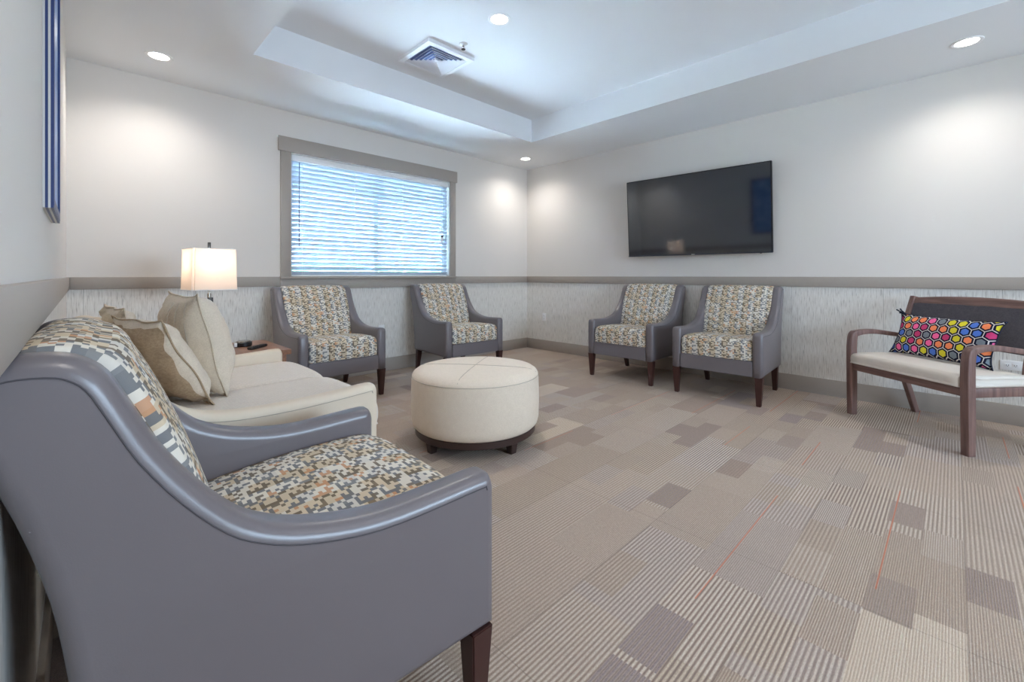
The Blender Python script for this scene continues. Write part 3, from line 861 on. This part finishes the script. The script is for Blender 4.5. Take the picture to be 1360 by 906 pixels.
cp_loc = flc + BF*.405 + bdir*.372
cp, T = pillow('lumbar_pillow', 'long pillow with multicoloured hexagon print on navy, lying on the bench', (cp_loc.x, cp_loc.y, .498), bth, radians(20), .66, .31, .11, 'hex', 'pale', seed=12, ear=.06, pinch=.03, wr=.003)
bm = bmesh.new()
base = T @ Vector((-.33, 0, .16))
for d in ((-.05, -.01, .03), (-.035, 0, .005), (-.02, -.01, .04)):
    tube(bm, [base+Vector((.03, 0, -.01)), base+Vector(d)*.6, base+Vector(d)], .005, 6)
new_obj('corner_tie', bm, 'navycord', cp)

# ------------------------------------------------------------------ television
tv = thing('television', 'large flat black television mounted on the right wall above two armchairs', 'television', (4.842, 2.032, 1.79), radians(-86.8))
tl = Matrix.Rotation(radians(3.8), 4, 'X')
def tvpart(name, bm, mat, angle=40, parent=None):
    bm.transform(tl); return new_obj(name, bm, mat, parent or tv, angle=angle)
bm = bmesh.new(); box(bm, -.774, .774, -.045, -.012, -.452, .452)
bmesh.ops.bevel(bm, geom=list(bm.edges), offset=.004, segments=2, affect='EDGES'); tvpart('housing', bm, 'black')
bm = bmesh.new(); box(bm, -.763, .763, -.0462, -.044, -.437, .441); tvpart('screen', bm, 'screen')
bm = bmesh.new(); box(bm, -.774, .774, -.049, -.044, -.452, -.438); tvpart('bottom_bezel', bm, plain('bezel_grey', srgb(70, 74, 84), .3, .6))
bm = bmesh.new(); box(bm, -.018, .018, -.0505, -.0485, -.449, -.441); tvpart('logo', bm, 'frame_silver')
bm = bmesh.new(); box(bm, -.45, .45, -.013, .012, -.30, .15); tvpart('rear_case', bm, 'black')
bk = bbox('wall_bracket', (-.25, .25, .066, .080, -.2, .1), 'black', tv, .002); bk.rotation_euler = (0, 0, radians(-3.2))
bbox('bracket_arm', (-.04, .04, -.01, .070, -.15, .05), 'black', tv, .002)
bm = bmesh.new(); box(bm, .66, .675, -.045, -.03, -.457, -.451); tvpart('sensor', bm, 'black')

# ------------------------------------------------------------------ wall art
ar = thing('framed_art', 'blue framed artwork hanging high on the left wall beside the camera', 'artwork', (XL, 2.05, 1.30), radians(90))
W2, Ht = .26, 1.08     # local x along the wall, -y out of it
def ring(bm, w, z0, z1, t, y0, y1):
    box(bm, -w, -w+t, y0, y1, z0, z1); box(bm, w-t, w, y0, y1, z0, z1)
    box(bm, -w+t, w-t, y0, y1, z0, z0+t); box(bm, -w+t, w-t, y0, y1, z1-t, z1)
bm = bmesh.new(); ring(bm, W2, 0, Ht, .008, -.005, 0); ring(bm, W2, 0, Ht, .008, -.016, -.011); new_obj('outer_frame', bm, 'frame_silver', ar)
bm = bmesh.new(); ring(bm, W2-.0005, .0005, Ht-.0005, .008, -.011, -.005); ring(bm, W2-.0005, .0005, Ht-.0005, .008, -.022, -.016); new_obj('blue_band', bm, 'frame_navy', ar)
bm = bmesh.new(); ring(bm, W2-.008, .008, Ht-.008, .022, -.023, -.001); new_obj('inner_frame', bm, 'frame_navy', ar)
bm = bmesh.new(); box(bm, -W2+.030, W2-.030, -.017, -.001, .030, Ht-.030); new_obj('canvas', bm, 'art', ar)

# ------------------------------------------------------------------ outlets
def outlet(label, loc, rz, horizontal=False):
    e = thing('power_outlet', label, 'outlet', loc, rz, 'white power outlets')
    w, h = (.035, .0575) if not horizontal else (.0575, .035)
    bbox('cover_plate', (-w, w, -.006, 0, -h, h), 'white', e, .002)
    for s in (-1, 1):
        cx, cz = (s*.02, 0) if horizontal else (0, s*.02)
        sk = bbox('socket', (cx-.015, cx+.015, -.008, -.005, cz-.014, cz+.014), 'white', e, .002)
        bm = bmesh.new()
        box(bm, cx-.007, cx-.0045, -.0085, -.0075, cz-.004, cz+.006); box(bm, cx+.0045, cx+.007, -.0085, -.0075, cz-.004, cz+.006); box(bm, cx-.002, cx+.002, -.0085, -.0075, cz-.010, cz-.006)
        new_obj('slots', bm, 'slotdark', sk)
    return e
outlet('white power outlet low on the right wall near the room corner', (XR, 4.297, .491), radians(-90))
outlet('white power outlet on the back wall just right of the armchair below the window', (2.475, YB, .480), 0)
outlet('white power outlet on the right wall seen between bench seat and bench back', (XR, -.300, .440), radians(-90), True)

# ------------------------------------------------------------------ ceiling fittings
def downlight(x, y, z, label, energy=34, col=(1.0, .95, .90), rr=.082):
    e = thing('recessed_light', label, 'ceiling light', (x, y, z), 0, 'recessed ceiling lights')
    bm = bmesh.new(); lathe(bm, [(rr*.74, -.001), (rr*.78, -.004), (rr, -.005), (rr*1.04, -.002), (rr*1.04, 0)], seg=40); new_obj('trim_ring', bm, 'white', e, smooth=True)
    bm = bmesh.new(); lathe(bm, [(0, -.002), (rr*.74, -.002), (rr*.75, 0)], seg=40); new_obj('lens', bm, 'led', e)
    ld = bpy.data.lights.new('spot', 'SPOT'); ld.energy = energy; ld.color = col; ld.spot_size = radians(148); ld.spot_blend = 1.0; ld.shadow_soft_size = .05
    lo = bpy.data.objects.new('lamp_beam', ld); COL.objects.link(lo); lo.parent = e; lo.location = (0, 0, -.012)
    return e
EN = 29
downlight(.414, 4.153, H, 'recessed round light above the end table, leftmost in the ceiling', EN)
downlight(4.424, 4.209, H, 'small recessed round light above the far corner of the room', EN)
downlight(4.405, -.063, H, 'recessed round light at the right, above the wooden bench', EN)
downlight(2.21, 2.37, HT, 'recessed round light in the raised ceiling beside the air vent', EN)
for x, y, z in ((.414, -.06, H), (.414, -3.1, H), (4.41, -3.1, H), (2.21, -1.3, HT)):  # unseen ceiling lights added for fill, extending the visible layout
    e = downlight(x, y, z, 'unseen recessed round light behind the camera, added for fill', EN)

vx, vy = 2.21, 3.18
vt = thing('ceiling_vent', 'square white louvred air vent in the raised ceiling', 'vent', (vx, vy, HT))
bm = bmesh.new()
def sq_ring(bm, a0, z0, a1, z1):
    A = [bm.verts.new((sx*a0, sy*a0, z0)) for sx, sy in ((-1, -1), (1, -1), (1, 1), (-1, 1))]
    B = [bm.verts.new((sx*a1, sy*a1, z1)) for sx, sy in ((-1, -1), (1, -1), (1, 1), (-1, 1))]
    for k in range(4): bm.faces.new((A[k], A[(k+1) % 4], B[(k+1) % 4], B[k]))
sq_ring(bm, .235, 0, .235, -.028); sq_ring(bm, .235, -.028, .195, -.032); sq_ring(bm, .195, -.032, .19, -.004)
bmesh.ops.recalc_face_normals(bm, faces=bm.faces); new_obj('frame', bm, 'ventwhite', vt)
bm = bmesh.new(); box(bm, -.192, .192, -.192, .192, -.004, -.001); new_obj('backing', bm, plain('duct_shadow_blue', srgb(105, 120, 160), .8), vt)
bm = bmesh.new()
for k in range(6):
    a = .188-k*.029
    sq_ring(bm, a, -.030, a-.020, -.010); sq_ring(bm, a, -.0315, a-.020, -.0115)
    sq_ring(bm, a, -.030, a, -.0315)
new_obj('louvres', bm, 'ventwhite', vt)
bm = bmesh.new(); box(bm, -.012, .012, -.012, .012, -.026, -.004); new_obj('centre_block', bm, 'ventwhite', vt)

sp_ = thing('fire_sprinkler', 'small fire sprinkler head in the raised ceiling beside the vent', 'sprinkler', (2.235, 2.83, HT))
bm = bmesh.new(); lathe(bm, [(.008, 0), (.034, 0), (.034, -.004), (.022, -.010), (.010, -.011)], seg=28); new_obj('escutcheon', bm, 'white', sp_, smooth=True)
bm = bmesh.new(); lathe(bm, [(0, 0), (.009, 0), (.009, -.022), (.004, -.025), (.004, -.042), (0, -.042)], seg=16)
tube(bm, [(.009, 0, -.02), (.016, 0, -.032), (.004, 0, -.044)], .002, 6); tube(bm, [(-.009, 0, -.02), (-.016, 0, -.032), (-.004, 0, -.044)], .002, 6)
new_obj('head', bm, 'chrome', sp_)
bm = bmesh.new(); lathe(bm, [(0, -.043), (.017, -.043), (.017, -.046), (0, -.046)], seg=20); new_obj('deflector', bm, 'pewter', sp_)

# ------------------------------------------------------------------ lights
ld = bpy.data.lights.new('bulb_light', 'POINT'); ld.energy = 1.9; ld.color = (1, .95, .90); ld.shadow_soft_size = .03
lo = bpy.data.objects.new('bulb_glow', ld); COL.objects.link(lo); lo.parent = lp; lo.location = (0, 0, .62)

w = bpy.data.worlds.new('sky'); S.world = w; w.use_nodes = True
bg = w.node_tree.nodes['Background']; bg.inputs[0].default_value = (.62, .79, 1.0, 1); bg.inputs[1].default_value = 15.0
pl = bpy.data.lights.new('window_portal', 'AREA'); pl.shape = 'RECTANGLE'; pl.size = WX1-WX0; pl.size_y = WZ1-WZ0; pl.cycles.is_portal = True
po = bpy.data.objects.new('window_portal', pl); COL.objects.link(po); po.location = ((WX0+WX1)/2, YB+.16, (WZ0+WZ1)/2); po.rotation_euler = (radians(-90), 0, 0)
pl = bpy.data.lights.new('front_portal', 'AREA'); pl.shape = 'RECTANGLE'; pl.size = FX1-FX0; pl.size_y = FZ1-FZ0; pl.cycles.is_portal = True
po = bpy.data.objects.new('front_portal', pl); COL.objects.link(po); po.location = ((FX0+FX1)/2, YF-.16, (FZ0+FZ1)/2); po.rotation_euler = (radians(90), 0, 0)

# ------------------------------------------------------------------ camera
cam = bpy.data.cameras.new('camera'); co = bpy.data.objects.new('camera', cam); COL.objects.link(co)
yaw = math.atan(573/580)
co.location = (0, 0, 1.109); co.rotation_euler = (radians(90), 0, -yaw)
cam.sensor_width = 36; cam.lens = 580/1360*36; cam.shift_y = -87/1360; cam.clip_start = .02; cam.clip_end = 200
S.camera = co

S.view_settings.view_transform = 'Standard'; S.view_settings.look = 'None'; S.view_settings.gamma = 1.0
S.view_settings.use_curve_mapping = False
S.view_settings.exposure = 0.84
S.cycles.use_denoising = True
S.cycles.max_bounces = 12; S.cycles.diffuse_bounces = 8; S.cycles.transmission_bounces = 6; S.cycles.transparent_max_bounces = 12
S.cycles.caustics_reflective = False; S.cycles.caustics_refractive = False
S.cycles.sample_clamp_indirect = 30.0
